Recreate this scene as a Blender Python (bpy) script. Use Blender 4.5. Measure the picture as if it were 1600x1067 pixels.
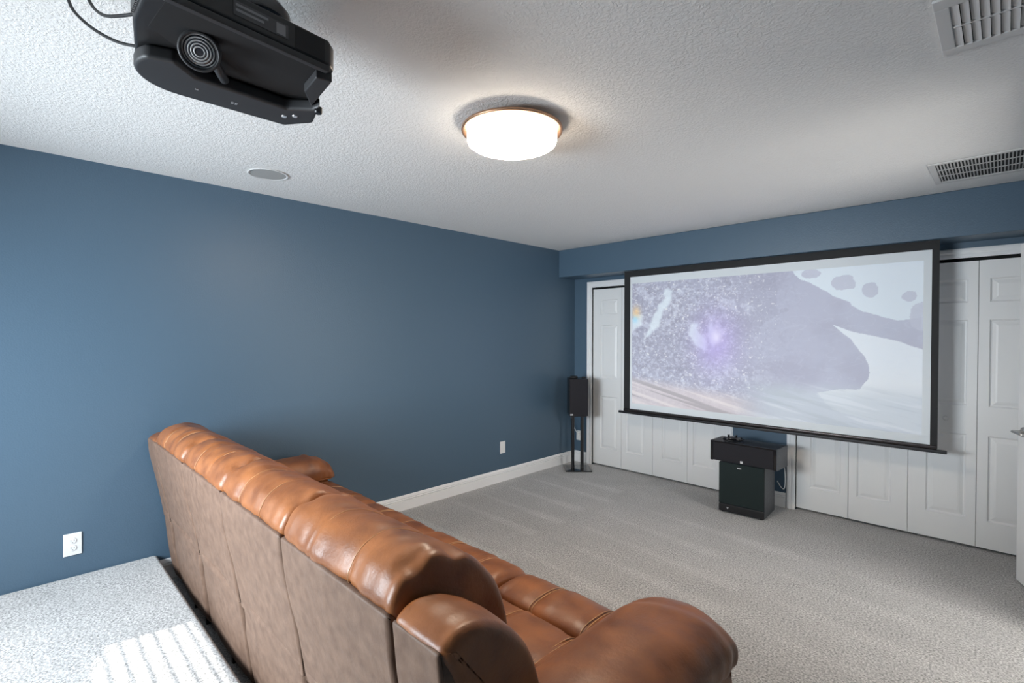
import bpy, bmesh, math, random
import numpy as np
from mathutils import Vector, Matrix, noise

for o in list(bpy.data.objects): bpy.data.objects.remove(o)
scene = bpy.context.scene
COL = scene.collection
R = math.radians

# ------------------------------------------------------------ camera
F, YAW, PITCH, ROLL = 775.5, 0.7793, -0.0135, 0.0014
CAM = Vector((3.632, 0.0, 1.5))
fw = Vector((-math.sin(YAW)*math.cos(PITCH), math.cos(YAW)*math.cos(PITCH), math.sin(PITCH)))
r0 = Vector((math.cos(YAW), math.sin(YAW), 0)); u0 = r0.cross(fw)
rr = math.cos(ROLL)*r0 + math.sin(ROLL)*u0
uu = -math.sin(ROLL)*r0 + math.cos(ROLL)*u0
cd = bpy.data.cameras.new('camera'); co = bpy.data.objects.new('camera', cd); COL.objects.link(co)
cd.sensor_width = 36; cd.lens = F/1600*36; cd.clip_start = 0.02
m = Matrix((rr, uu, -fw)).transposed().to_4x4(); m.translation = CAM
co.matrix_world = m
scene.camera = co

# ------------------------------------------------------------ world, sun, exposure
scene.view_settings.view_transform = 'Standard'
scene.view_settings.look = 'None'
scene.view_settings.gamma = 1
scene.view_settings.use_curve_mapping = False
scene.view_settings.exposure = 0.82
w = bpy.data.worlds.new('sky'); scene.world = w; w.use_nodes = True
bg = w.node_tree.nodes['Background']; bg.inputs[0].default_value = (0.62, 0.78, 1.0, 1); bg.inputs[1].default_value = 2.0
SUNDIR = Vector((0.155, 1.0, -0.85)).normalized()
sl = bpy.data.lights.new('sun', 'SUN'); sl.energy = 6; sl.angle = R(0.25); sl.color = (1, .96, .9)
so = bpy.data.objects.new('sun', sl); COL.objects.link(so)
so.rotation_euler = SUNDIR.to_track_quat('-Z', 'Y').to_euler(); so.location = (1.2, -4, 4)

def area(name, loc, direction, sx, sy, power, color, spread=180):
    l = bpy.data.lights.new(name, 'AREA'); l.shape = 'RECTANGLE'; l.size = sx; l.size_y = sy
    l.energy = power; l.color = color; l.spread = R(spread)
    o = bpy.data.objects.new(name, l); COL.objects.link(o); o.location = loc
    o.rotation_euler = Vector(direction).to_track_quat('-Z', 'Y').to_euler()
    return o
# daylight coming in at the rear window and through the open doorway in the right wall
area('window_daylight', (1.40, -1.38, 1.40), (-.08, 1, -0.22), 1.5, .95, 54, (0.82, 0.92, 1.0), 124)
area('hall_daylight', (4.9, 3.1, 1.5), (-1, 0.0, -0.05), 0.9, 1.6, 30, (1.0, 0.97, 0.92))

# ------------------------------------------------------------ helpers
def link(name, bm, mat, parent=None, smooth=False, bevel=0, seg=2, auto=None):
    me = bpy.data.meshes.new(name); bmesh.ops.recalc_face_normals(bm, faces=bm.faces[:])
    bm.to_mesh(me); bm.free()
    o = bpy.data.objects.new(name, me); COL.objects.link(o)
    if mat: me.materials.append(mat)
    if smooth:
        for p in me.polygons: p.use_smooth = True
    if bevel:
        md = o.modifiers.new('bevel', 'BEVEL'); md.width = bevel; md.segments = seg; md.limit_method = 'ANGLE'
        md.angle_limit = R(40)
        for p in me.polygons: p.use_smooth = True
        wn = o.modifiers.new('wn', 'WEIGHTED_NORMAL'); wn.keep_sharp = False
    if parent:
        o.parent = parent
        o.matrix_parent_inverse = Matrix.Identity(4)
        o.location = -Vector(parent.get('origin', (0, 0, 0))) if 'origin' in parent else (0, 0, 0)
    return o
def tag(o, label, cat, group=None):
    o['label'] = label; o['category'] = cat
    if group: o['group'] = group
    return o
def struct(o):
    o['kind'] = 'structure'; return o
def stuff(o):
    o['kind'] = 'stuff'; return o
def thing(name, label, cat, loc=(0, 0, 0), rz=0, group=None):
    o = bpy.data.objects.new(name, None); COL.objects.link(o); o.empty_display_size = .1
    o.location = loc; o.rotation_euler = (0, 0, rz)
    return tag(o, label, cat, group)
def box(bm, x0, x1, y0, y1, z0, z1, M=None):
    vs = [bm.verts.new(((x0, x1)[i & 1], (y0, y1)[(i >> 1) & 1], (z0, z1)[i >> 2])) for i in range(8)]
    for f in ((0,1,3,2),(4,6,7,5),(0,4,5,1),(2,3,7,6),(0,2,6,4),(1,5,7,3)): bm.faces.new([vs[i] for i in f])
    if M: bmesh.ops.transform(bm, matrix=M, verts=vs)
    return vs
def BX(*a, M=None):
    bm = bmesh.new()
    for b in (a if isinstance(a[0], (tuple, list)) else [a]): box(bm, *b, M=M)
    return bm
def lathe(bm, pts, n=48, M=None, closed=False):
    rings = []
    for r, z in pts:
        if r < 1e-6: rings.append([bm.verts.new((0, 0, z))])
        else: rings.append([bm.verts.new((r*math.cos(2*math.pi*i/n), r*math.sin(2*math.pi*i/n), z)) for i in range(n)])
    pairs = list(zip(rings, rings[1:])) + ([(rings[-1], rings[0])] if closed else [])
    for a, b in pairs:
        for i in range(n):
            j = (i+1) % n
            if len(a) == 1 and len(b) == 1: continue
            if len(a) == 1: bm.faces.new((a[0], b[i], b[j]))
            elif len(b) == 1: bm.faces.new((a[i], a[j], b[0]))
            else: bm.faces.new((a[i], a[j], b[j], b[i]))
    if M: bmesh.ops.transform(bm, matrix=M, verts=[v for r in rings for v in r])
    return bm
def tube(bm, pts, r, n=8):
    pts = [Vector(p) for p in pts]; rings = []
    for i, p in enumerate(pts):
        t = (pts[min(i+1, len(pts)-1)] - pts[max(i-1, 0)]).normalized()
        a = t.orthogonal().normalized() if i == 0 else (prev - t*prev.dot(t)).normalized()
        prev = a; b = t.cross(a)
        rings.append([bm.verts.new(p + r*(math.cos(2*math.pi*k/n)*a + math.sin(2*math.pi*k/n)*b)) for k in range(n)])
    for a, b in zip(rings, rings[1:]):
        for k in range(n): bm.faces.new((a[k], a[(k+1) % n], b[(k+1) % n], b[k]))
    bm.faces.new(rings[0][::-1]); bm.faces.new(rings[-1])
    return bm
def spline(ctrl, n, closed=False):
    c = [np.array(p, float) for p in ctrl]; L = len(c); out = []
    segs = L if closed else L-1
    for s in range(segs):
        if closed: p0, p1, p2, p3 = c[(s-1) % L], c[s], c[(s+1) % L], c[(s+2) % L]
        else: p0, p1, p2, p3 = c[max(s-1, 0)], c[s], c[s+1], c[min(s+2, L-1)]
        for k in range(n):
            t = k/n
            out.append(.5*((2*p1)+(-p0+p2)*t+(2*p0-5*p1+4*p2-p3)*t*t+(-p0+3*p1-3*p2+p3)*t**3))
    if not closed: out.append(c[-1])
    return out

# ------------------------------------------------------------ materials
def mat(name, col, rough=.6, metal=0, **kw):
    m = bpy.data.materials.new(name); m.use_nodes = True
    b = m.node_tree.nodes['Principled BSDF']
    b.inputs['Base Color'].default_value = (*col, 1); b.inputs['Roughness'].default_value = rough
    b.inputs['Metallic'].default_value = metal
    for k, v in kw.items():
        k = k.replace('_', ' ')
        b.inputs[k].default_value = v
    return m
def nd(m, t, **kw):
    n = m.node_tree.nodes.new(t)
    for k, v in kw.items(): setattr(n, k, v)
    return n
def lk(m, a, b): m.node_tree.links.new(a, b)
def bsdf(m): return m.node_tree.nodes['Principled BSDF']
def add_bump(m, scale, strength, dist=.002, detail=3, kind='noise', vec='Object', height=None, rough=.5):
    tc = nd(m, 'ShaderNodeTexCoord')
    if height is None:
        n = nd(m, 'ShaderNodeTexNoise'); n.inputs['Scale'].default_value = scale; n.inputs['Detail'].default_value = detail
        n.inputs['Roughness'].default_value = rough
        lk(m, tc.outputs[vec], n.inputs['Vector']); height = n.outputs['Fac']
    bp = nd(m, 'ShaderNodeBump'); bp.inputs['Strength'].default_value = strength; bp.inputs['Distance'].default_value = dist
    lk(m, height, bp.inputs['Height']); lk(m, bp.outputs['Normal'], bsdf(m).inputs['Normal'])
    return height
def vary(m, c1, c2, scale, detail=4, lo=.35, hi=.65, vec='Object', stretch=None):
    tc = nd(m, 'ShaderNodeTexCoord'); n = nd(m, 'ShaderNodeTexNoise')
    n.inputs['Scale'].default_value = scale; n.inputs['Detail'].default_value = detail
    src = tc.outputs[vec]
    if stretch:
        mp = nd(m, 'ShaderNodeMapping'); mp.inputs['Scale'].default_value = stretch
        lk(m, src, mp.inputs['Vector']); src = mp.outputs['Vector']
    lk(m, src, n.inputs['Vector'])
    cr = nd(m, 'ShaderNodeValToRGB'); cr.color_ramp.elements[0].position = lo; cr.color_ramp.elements[1].position = hi
    cr.color_ramp.elements[0].color = (*c1, 1); cr.color_ramp.elements[1].color = (*c2, 1)
    lk(m, n.outputs['Fac'], cr.inputs[0]); lk(m, cr.outputs['Color'], bsdf(m).inputs['Base Color'])
    return cr

BLUE = (0.073, 0.124, 0.178)
M_wall = mat('blue_wall_paint', BLUE, .40); add_bump(M_wall, 130, .35, .0025, 2)
M_ceil = mat('textured_ceiling_paint', (.83, .825, .81), .85)
tc = nd(M_ceil, 'ShaderNodeTexCoord'); n1 = nd(M_ceil, 'ShaderNodeTexNoise'); n1.inputs['Scale'].default_value = 85; n1.inputs['Detail'].default_value = 4; n1.inputs['Distortion'].default_value = .6
lk(M_ceil, tc.outputs['Object'], n1.inputs['Vector'])
cr = nd(M_ceil, 'ShaderNodeValToRGB'); cr.color_ramp.elements[0].position = .42; cr.color_ramp.elements[1].position = .60
lk(M_ceil, n1.outputs['Fac'], cr.inputs[0]); add_bump(M_ceil, 0, .45, .003, height=cr.outputs['Color'])
M_trim = mat('white_trim_paint', (.88, .88, .88), .38)
M_door = mat('white_door_paint', (.87, .868, .86), .40); add_bump(M_door, 60, .06, .001, 3)
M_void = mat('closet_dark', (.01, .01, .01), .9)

def carpet_mat(name, stripes):
    m = mat(name, (.36, .35, .345), 1.0, Sheen_Weight=.25, Sheen_Roughness=.5)
    tc = nd(m, 'ShaderNodeTexCoord')
    a = nd(m, 'ShaderNodeTexNoise'); a.inputs['Scale'].default_value = 105; a.inputs['Detail'].default_value = 5; a.inputs['Roughness'].default_value = .75
    b = nd(m, 'ShaderNodeTexNoise'); b.inputs['Scale'].default_value = 3.0; b.inputs['Detail'].default_value = 3
    lk(m, tc.outputs['Object'], a.inputs['Vector']); lk(m, tc.outputs['Object'], b.inputs['Vector'])
    cr = nd(m, 'ShaderNodeValToRGB'); cr.color_ramp.elements[0].position = .38; cr.color_ramp.elements[1].position = .62
    cr.color_ramp.elements[0].color = (.15, .145, .14, 1); cr.color_ramp.elements[1].color = (.68, .665, .65, 1)
    lk(m, a.outputs['Fac'], cr.inputs[0])
    mr = nd(m, 'ShaderNodeMapRange'); mr.inputs[1].default_value = .3; mr.inputs[2].default_value = .7; mr.inputs[3].default_value = .93; mr.inputs[4].default_value = 1.07
    lk(m, b.outputs['Fac'], mr.inputs[0]); fac = mr.outputs[0]
    if stripes:
        at = nd(m, 'ShaderNodeAttribute'); at.attribute_name = 'nap'; at.attribute_type = 'GEOMETRY'
        mu = nd(m, 'ShaderNodeMath', operation='MULTIPLY'); lk(m, fac, mu.inputs[0]); lk(m, at.outputs['Fac'], mu.inputs[1]); fac = mu.outputs[0]
    vm = nd(m, 'ShaderNodeVectorMath', operation='SCALE'); lk(m, cr.outputs['Color'], vm.inputs[0]); lk(m, fac, vm.inputs['Scale'])
    lk(m, vm.outputs[0], bsdf(m).inputs['Base Color'])
    add_bump(m, 0, .7, .006, height=a.outputs['Fac'])
    return m
M_carpet = carpet_mat('grey_carpet', True)
M_carpet2 = carpet_mat('grey_riser_carpet', False)

def leather(name, c1, c2, rough, coat, sheen):
    m = mat(name, c1, rough, Coat_Weight=coat, Coat_Roughness=.46, Sheen_Weight=sheen, Sheen_Roughness=.45)
    bsdf(m).inputs['Sheen Tint'].default_value = (1, .92, .85, 1)
    vary(m, c1, c2, 9 if coat else 26, 8, .3 if coat else .15, .72 if coat else .85)
    tc = nd(m, 'ShaderNodeTexCoord')
    a = nd(m, 'ShaderNodeTexNoise'); a.inputs['Scale'].default_value = 120; a.inputs['Detail'].default_value = 6; a.inputs['Roughness'].default_value = .6
    b = nd(m, 'ShaderNodeTexNoise'); b.inputs['Scale'].default_value = 18; b.inputs['Detail'].default_value = 4
    for n in (a, b): lk(m, tc.outputs['Object'], n.inputs['Vector'])
    mx = nd(m, 'ShaderNodeMath', operation='MULTIPLY_ADD'); mx.inputs[1].default_value = .35
    lk(m, a.outputs['Fac'], mx.inputs[0]); lk(m, b.outputs['Fac'], mx.inputs[2])
    add_bump(m, 0, .5, .005, height=mx.outputs[0])
    mr = nd(m, 'ShaderNodeMapRange'); mr.inputs[1].default_value = .3; mr.inputs[2].default_value = .7; mr.inputs[3].default_value = rough-.07; mr.inputs[4].default_value = rough+.1
    lk(m, b.outputs['Fac'], mr.inputs[0]); lk(m, mr.outputs[0], bsdf(m).inputs['Roughness'])
    return m
M_lea = leather('brown_leather', (.160, .050, .014), (.335, .118, .034), .42, .28, .0)
M_leaback = leather('suede_brown_backing', (.095, .050, .031), (.195, .118, .079), .62, .0, .06)
M_thread = mat('tan_thread', (.60, .36, .19), .7)
M_under = mat('black_dust_cover', (.012, .011, .012), .9)
M_black = mat('black_satin', (.012, .012, .014), .35)
M_blackgloss = mat('black_gloss', (.006, .006, .008), .08, Coat_Weight=.5)
M_blackmat = mat('black_matte', (.010, .010, .011), .7)
M_grille = mat('black_speaker_cloth', (.016, .015, .019), .95); add_bump(M_grille, 900, .6, .002, 1)
M_grille2 = mat('green_black_cloth', (.008, .017, .017), .9); add_bump(M_grille2, 900, .5, .002, 1)
M_cabgrey = mat('dark_ash_vinyl', (.060, .066, .076), .45); vary(M_cabgrey, (.05, .055, .065), (.085, .092, .105), 30, 4, stretch=(1, 1, 12))
M_silver = mat('silver_badge', (.8, .8, .82), .3, .6)
M_chrome = mat('satin_nickel', (.55, .54, .53), .28, 1)
M_bronze = mat('brushed_bronze', (.46, .28, .18), .38, .85)
M_white = mat('white_plastic', (.78, .78, .77), .35)
M_slot = mat('slot_dark', (.02, .02, .02), .6)
M_vent = mat('white_vent_metal', (.66, .655, .645), .5)
M_ventdark = mat('duct_dark', (.02, .02, .02), .9)
M_projbody = mat('charcoal_projector_shell', (.020, .020, .021), .42); add_bump(M_projbody, 500, .15, .0006, 2)
M_projgrey = mat('grey_projector_shell', (.034, .034, .036), .5)
M_label = mat('grey_label', (.075, .075, .078), .5); M_label2 = mat('pale_print', (.26, .26, .27), .5)
M_glass = bpy.data.materials.new('window_glass'); M_glass.use_nodes = True
nt = M_glass.node_tree; nt.nodes.clear()
o_ = nt.nodes.new('ShaderNodeOutputMaterial'); mx_ = nt.nodes.new('ShaderNodeMixShader'); t_ = nt.nodes.new('ShaderNodeBsdfTransparent'); g_ = nt.nodes.new('ShaderNodeBsdfGlossy')
g_.inputs['Roughness'].default_value = .02; mx_.inputs[0].default_value = .06
nt.links.new(t_.outputs[0], mx_.inputs[1]); nt.links.new(g_.outputs[0], mx_.inputs[2]); nt.links.new(mx_.outputs[0], o_.inputs[0])
M_lens = mat('projector_lens', (.05, .05, .06), .04, Coat_Weight=1.0)
M_lamp = mat('lit_opal_glass', (1, 1, 1), .4)
bsdf(M_lamp).inputs['Emission Color'].default_value = (1, .82, .63, 1); bsdf(M_lamp).inputs['Emission Strength'].default_value = 38

# ------------------------------------------------------------ room shell
H = 2.466; YS, YB = 4.437, 4.740; ZS = 2.157; XR = 4.0; YR = -1.5; T = .12
# floor with vacuum tracks in the pile (nap direction)
bm = bmesh.new(); nx, ny = 160, 250
lay = bm.verts.layers.float.new('nap')
x0, x1, y0, y1 = -.0, 5.4, YR, 5.5
def nap(x, y):
    v = 1.0
    def track(ya, yb, xa, xb, wa, wb, amp):     # wedge shaped track
        if not xa <= x <= xb: return 0
        t = (x-xa)/(xb-xa); yc = ya+(yb-ya)*t; w_ = wa+(wb-wa)*t
        d = abs(y-yc)
        e = min(1, (x-xa)/.08, (xb-x)/.05)
        return amp*e*max(0, min(1, (w_-d)/.025+.5))
    for yy in (2.0, 2.33, 2.80, 3.12, 3.46, 3.82, 4.12):
        v += track(yy, yy-.03, .12, 1.15+.12*math.sin(yy*9), .012, .055, .16)
    for yy in (2.10, 2.45, 2.78, 3.10, 3.45, 3.8):
        v += track(yy+.05, yy-.08, 1.25, 2.5+.2*math.sin(yy*7), .012, .06, .12)
    for yy in (2.3, 2.7, 3.05, 3.4, 3.75):
        v += track(yy, yy-.15, 2.6, 3.75, .02, .07, .08)
    if x < 1.2: v -= .03
    return v
V = [[None]*(ny+1) for _ in range(nx+1)]
for i in range(nx+1):
    for j in range(ny+1):
        x = x0+(x1-x0)*i/nx; y = y0+(y1-y0)*j/ny
        v = bm.verts.new((x, y, 0)); v[lay] = nap(x, y); V[i][j] = v
for i in range(nx):
    for j in range(ny): bm.faces.new((V[i][j], V[i+1][j], V[i+1][j+1], V[i][j+1]))
struct(link('floor', bm, M_carpet))
struct(link('ceiling', BX(-T, XR+T, YR-T, YB+.12, H, H+T), M_ceil))
struct(link('wall_left', BX(-T, 0, YR-T, 5.5, 0, H), M_wall))
# back wall with two closet openings
DZ = 2.045
D1 = (.254, 1.786); D2 = (2.379, 3.893); BT = .11
struct(link('wall_back', BX((0, D1[0], YB, YB+BT, 0, H), (D1[1], D2[0], YB, YB+BT, 0, H), (D2[1], XR, YB, YB+BT, 0, H),
                            (D1[0], D1[1], YB, YB+BT, DZ, H), (D2[0], D2[1], YB, YB+BT, DZ, H)), M_wall))
struct(link('wall_closet', BX((0, XR, 5.4, 5.5, 0, H), (1.9, 2.3, YB+BT, 5.4, 0, H), (XR, XR+T, YB+BT, 5.5, 0, H), (0, XR, YB+BT, 5.4, H, H+T)), M_void))
struct(link('wall_soffit', BX(0, XR, YS, YB, ZS, H), M_wall, bevel=.006))
# right wall with open doorway
HY0, HY1, HZ = 2.72, 3.545, 2.05
struct(link('wall_right', BX((XR, XR+T, YR-T, HY0, 0, H), (XR, XR+T, HY1, YB+BT, 0, H), (XR, XR+T, HY0, HY1, HZ, H)), M_wall))
struct(link('wall_hall', BX((5.2, 5.3, 1.8, 4.5, 0, H), (XR+T, 5.3, 1.7, 1.8, 0, H), (XR+T, 5.3, 4.5, 4.6, 0, H), (XR+T, 5.3, 1.7, 4.6, H, H+T)), M_ceil))
# rear wall with window
WX0, WX1, WZ0, WZ1 = .60, 2.20, .88, 2.06
struct(link('wall_rear', BX((-T, WX0, YR-T, YR, 0, H), (WX1, XR+T, YR-T, YR, 0, H), (WX0, WX1, YR-T, YR, 0, WZ0), (WX0, WX1, YR-T, YR, WZ1, H)), M_wall))
wf = struct(link('window_1', BX((WX0, WX0+.035, YR-.1, YR-.05, WZ0, WZ1), (WX1-.035, WX1, YR-.1, YR-.05, WZ0, WZ1),
      (WX0+.035, WX1-.035, YR-.1, YR-.05, WZ0, WZ0+.035), (WX0+.035, WX1-.035, YR-.1, YR-.05, WZ1-.035, WZ1)), M_trim))
link('pane', BX(WX0+.035, WX1-.035, YR-.078, YR-.073, WZ0+.035, WZ1-.035), M_glass, wf)
# unseen house shape added outside the window; its roofline trims the sun patch
bm = bmesh.new(); A = [(-9, 0), (7, 0), (7, 3.3), (-3.2, 6.5), (-9, 4.4)]
fa = [bm.verts.new((x, -6.0, z-3)) for x, z in A]; fb = [bm.verts.new((x, -10.0, z-3)) for x, z in A]
for v_ in fa+fb: v_.co.z += 3 if v_.co.z > -2.9 else 0
for i in range(5): bm.faces.new((fa[i], fa[(i+1) % 5], fb[(i+1) % 5], fb[i]))
bm.faces.new(fa[::-1]); bm.faces.new(fb)
struct(link('wall_sun_blocker', bm, mat('beige_blocker', (.45, .40, .34), .9)))
bl = thing('window_blind', 'white horizontal slat blind hung in the rear window behind the camera', 'blind', ((WX0+WX1)/2, YR-.02, WZ1))
bm = bmesh.new()
nsl = int((WZ1-WZ0-.06)/.05); tilt = math.atan(.85)+R(4)
for i in range(nsl):
    z = WZ0+.03+.05*(i+.5)
    Mx = Matrix.Translation((0, 0, z-WZ1)) @ Matrix.Rotation(-tilt, 4, 'X')
    box(bm, -(WX1-WX0)/2+.012, (WX1-WX0)/2-.012, -.024, .024, -.0045, .0045, M=Mx)
link('slat', bm, M_white, bl)
link('head_rail', BX(-(WX1-WX0)/2+.01, (WX1-WX0)/2-.01, -.025, .025, -.04, -.001), M_white, bl)

# carpeted riser
ZR, YRE = .170, .617
bm = BX(0.002, XR-.002, YR, YRE, .001, ZR)
struct(link('floor_riser', bm, M_carpet2, bevel=.022, seg=5))

# baseboards: profile swept along a wall
BH = .126
PROF = [(0, 0), (.014, 0), (.014, .078), (.009, .081), (.0155, .086), (.0155, .094), (.007, .098), (.013, .104), (.006, .121), (.003, .126), (0, .126)]
def baseboard(name, p0, p1, nrm):
    bm = bmesh.new(); p0 = Vector(p0); p1 = Vector(p1); n = Vector(nrm); ends = []
    for p in (p0, p1): ends.append([bm.verts.new(p + n*d + Vector((0, 0, z))) for d, z in PROF])
    k = len(PROF)
    for i in range(k): bm.faces.new((ends[0][i], ends[0][(i+1) % k], ends[1][(i+1) % k], ends[1][i]))
    bm.faces.new(ends[0]); bm.faces.new(ends[1][::-1])
    return struct(link(name, bm, M_trim))
baseboard('baseboard_left', (0, YRE+.001, 0), (0, YB, 0), (1, 0, 0))
baseboard('baseboard_back', (.0145, YB, 0), (D1[0]-.074, YB, 0), (0, -1, 0))
baseboard('baseboard_middle', (D1[1]+.074, YB, 0), (D2[0]-.074, YB, 0), (0, -1, 0))
baseboard('baseboard_right', (XR, YRE+.001, 0), (XR, HY0-.08, 0), (-1, 0, 0))
# closet casings
def casing(name, a, b):
    bm = bmesh.new(); c = .068
    for (o0, o1, d) in ((c, .012, .012), (c-.008, c-.030, .018), (.026, .006, .016)):
        box(bm, a-o0, a-o1, YB-d, YB, 0, DZ+o1); box(bm, b+o1, b+o0, YB-d, YB, 0, DZ+o1)
        box(bm, a-o0, b+o0, YB-d, YB, DZ+o1, DZ+o0)
    # jamb lining
    box(bm, a-.012, a, YB-.012, YB+BT, 0, DZ); box(bm, b, b+.012, YB-.012, YB+BT, 0, DZ); box(bm, a-.012, b+.012, YB-.012, YB+BT, DZ, DZ+.012)
    return struct(link(name, bm, M_trim, bevel=.0025))
casing('trim_1', *D1); casing('trim_2', D2[0], D2[1])
bm = bmesh.new()
for y0_, y1_, z0_, z1_ in ((HY0-.065, HY0, 0, HZ+.065), (HY1, HY1+.065, 0, HZ+.065), (HY0, HY1, HZ, HZ+.065)): box(bm, XR-.016, XR, y0_, y1_, z0_, z1_)
struct(link('trim_3', bm, M_trim, bevel=.003))

# moulded panel leaf; local x across, y depth (front face y=0 facing -y), z up
def leaf_bm(w, h, panels, th=.032, back=True):
    bm = bmesh.new()
    xs = sorted({0, w} | {p[0] for p in panels} | {p[1] for p in panels})
    zs = sorted({0, h} | {p[2] for p in panels} | {p[3] for p in panels})
    def inside(xa, xb, za, zb):
        for p in panels:
            if xa >= p[0]-1e-6 and xb <= p[1]+1e-6 and za >= p[2]-1e-6 and zb <= p[3]+1e-6: return True
        return False
    cache = {}
    def v(x, y, z):
        k = (round(x, 5), round(y, 5), round(z, 5))
        if k not in cache: cache[k] = bm.verts.new((x, y, z))
        return cache[k]
    for side in (0, 1):
        yf = 0 if side == 0 else th; sg = 1 if side == 0 else -1
        for xa, xb in zip(xs, xs[1:]):
            for za, zb in zip(zs, zs[1:]):
                if not inside(xa, xb, za, zb): bm.faces.new((v(xa, yf, za), v(xb, yf, za), v(xb, yf, zb), v(xa, yf, zb)))
        for (pa, pb, pc, pd) in panels:
            ins = [(0, 0), (.008, .010), (.014, .011), (.032, .004), (.042, .002)]
            for (i0, d0), (i1, d1) in zip(ins, ins[1:]):
                A = [(pa+i0, pc+i0), (pb-i0, pc+i0), (pb-i0, pd-i0), (pa+i0, pd-i0)]
                B = [(pa+i1, pc+i1), (pb-i1, pc+i1), (pb-i1, pd-i1), (pa+i1, pd-i1)]
                for k in range(4):
                    l = (k+1) % 4
                    bm.faces.new((v(A[k][0], yf+sg*d0, A[k][1]), v(A[l][0], yf+sg*d0, A[l][1]), v(B[l][0], yf+sg*d1, B[l][1]), v(B[k][0], yf+sg*d1, B[k][1])))
            i1, d1 = ins[-1]
            bm.faces.new((v(pa+i1, yf+sg*d1, pc+i1), v(pb-i1, yf+sg*d1, pc+i1), v(pb-i1, yf+sg*d1, pd-i1), v(pa+i1, yf+sg*d1, pd-i1)))
    for (a, b) in (((0, 0), (w, 0)), ((w, 0), (w, h)), ((w, h), (0, h)), ((0, h), (0, 0))):
        bm.faces.new((v(a[0], 0, a[1]), v(b[0], 0, b[1]), v(b[0], th, b[1]), v(a[0], th, a[1])))
    return bm
LH = 2.005; LZ = .018
zpan = [(.188, .783), (.985, 1.592), (1.714, 1.880)]
dn = 0
for (a, b) in (D1, D2):
    wl = (b-a-.004)/4
    for k in range(4):
        dn += 1
        outer_left = k % 2 == 0
        pa, pb = (.103, wl-.056) if outer_left else (.056, wl-.103)
        bm = leaf_bm(wl-.003, LH, [(pa, pb, z0_, z1_) for z0_, z1_ in zpan])
        bmesh.ops.transform(bm, matrix=Matrix.Translation((a+.002+k*wl, YB+.018, LZ)), verts=bm.verts[:])
        d = struct(link('door_%d' % dn, bm, M_door))
        if k in (1, 2) if False else ((k == 1 and a < 1) or (k == 2)):
            kx = a+.002+k*wl+(.212 if outer_left else wl-.19)
            kb = lathe(bmesh.new(), [(0, -.034), (.008, -.034), (.015, -.030), (.017, -.024), (.014, -.016), (.007, -.010), (.007, .001), (0, .001)], 24,
                       M=Matrix.Translation((kx, YB+.018, .905)) @ Matrix.Rotation(R(-90), 4, 'X'))
            link('door_knob', kb, M_white, d, smooth=True)
# head track behind the black slot
struct(link('trim_4', BX((D1[0], D1[1], YB+.06, YB+.09, DZ-.03, DZ), (D2[0], D2[1], YB+.06, YB+.09, DZ-.03, DZ)), M_void))

# entry door, swung open almost flat against the right wall
dw = .80; ang = math.atan2(4.302-3.545, 3.707-XR)   # direction hinge -> latch edge
hinge = Vector((XR-.012, 3.552, .015))
lat = Vector((3.707, 4.300, .015)); dvec = (lat-hinge); dl = dvec.length; dvec.normalize()
# local: x along from latch to hinge, y away from room
ex = -dvec; ey = Vector((-ex.y, ex.x, 0))
if ey.x < 0: ey = -ey
Md = Matrix((ex, ey, Vector((0, 0, 1)))).transposed().to_4x4(); Md.translation = lat
bm = leaf_bm(dl, 2.035, [(.11, .355, z0_, z1_) for z0_, z1_ in zpan]+[(dl-.355, dl-.11, z0_, z1_) for z0_, z1_ in zpan], th=.035)
bmesh.ops.transform(bm, matrix=Md, verts=bm.verts[:])
ed = struct(link('door_9', bm, M_door))
bm = bmesh.new()
lathe(bm, [(0, -.008), (.026, -.008), (.030, -.003), (.030, 0), (0, 0)], 32, M=Md @ Matrix.Translation((.065, 0, .91)) @ Matrix.Rotation(R(-90), 4, 'X'))
tube(bm, [Md @ Vector(p) for p in ((.065, 0, .91), (.065, -.045, .91))], .009, 12)
tube(bm, [Md @ Vector(p) for p in ((.060, -.050, .91), (.085, -.052, .911), (.12, -.050, .909), (.165, -.044, .905))], .0085, 12)
lv = link('lever_handle', bm, M_chrome, ed, smooth=True); lv['label'] = 'satin nickel lever handle on a round rose'

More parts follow.
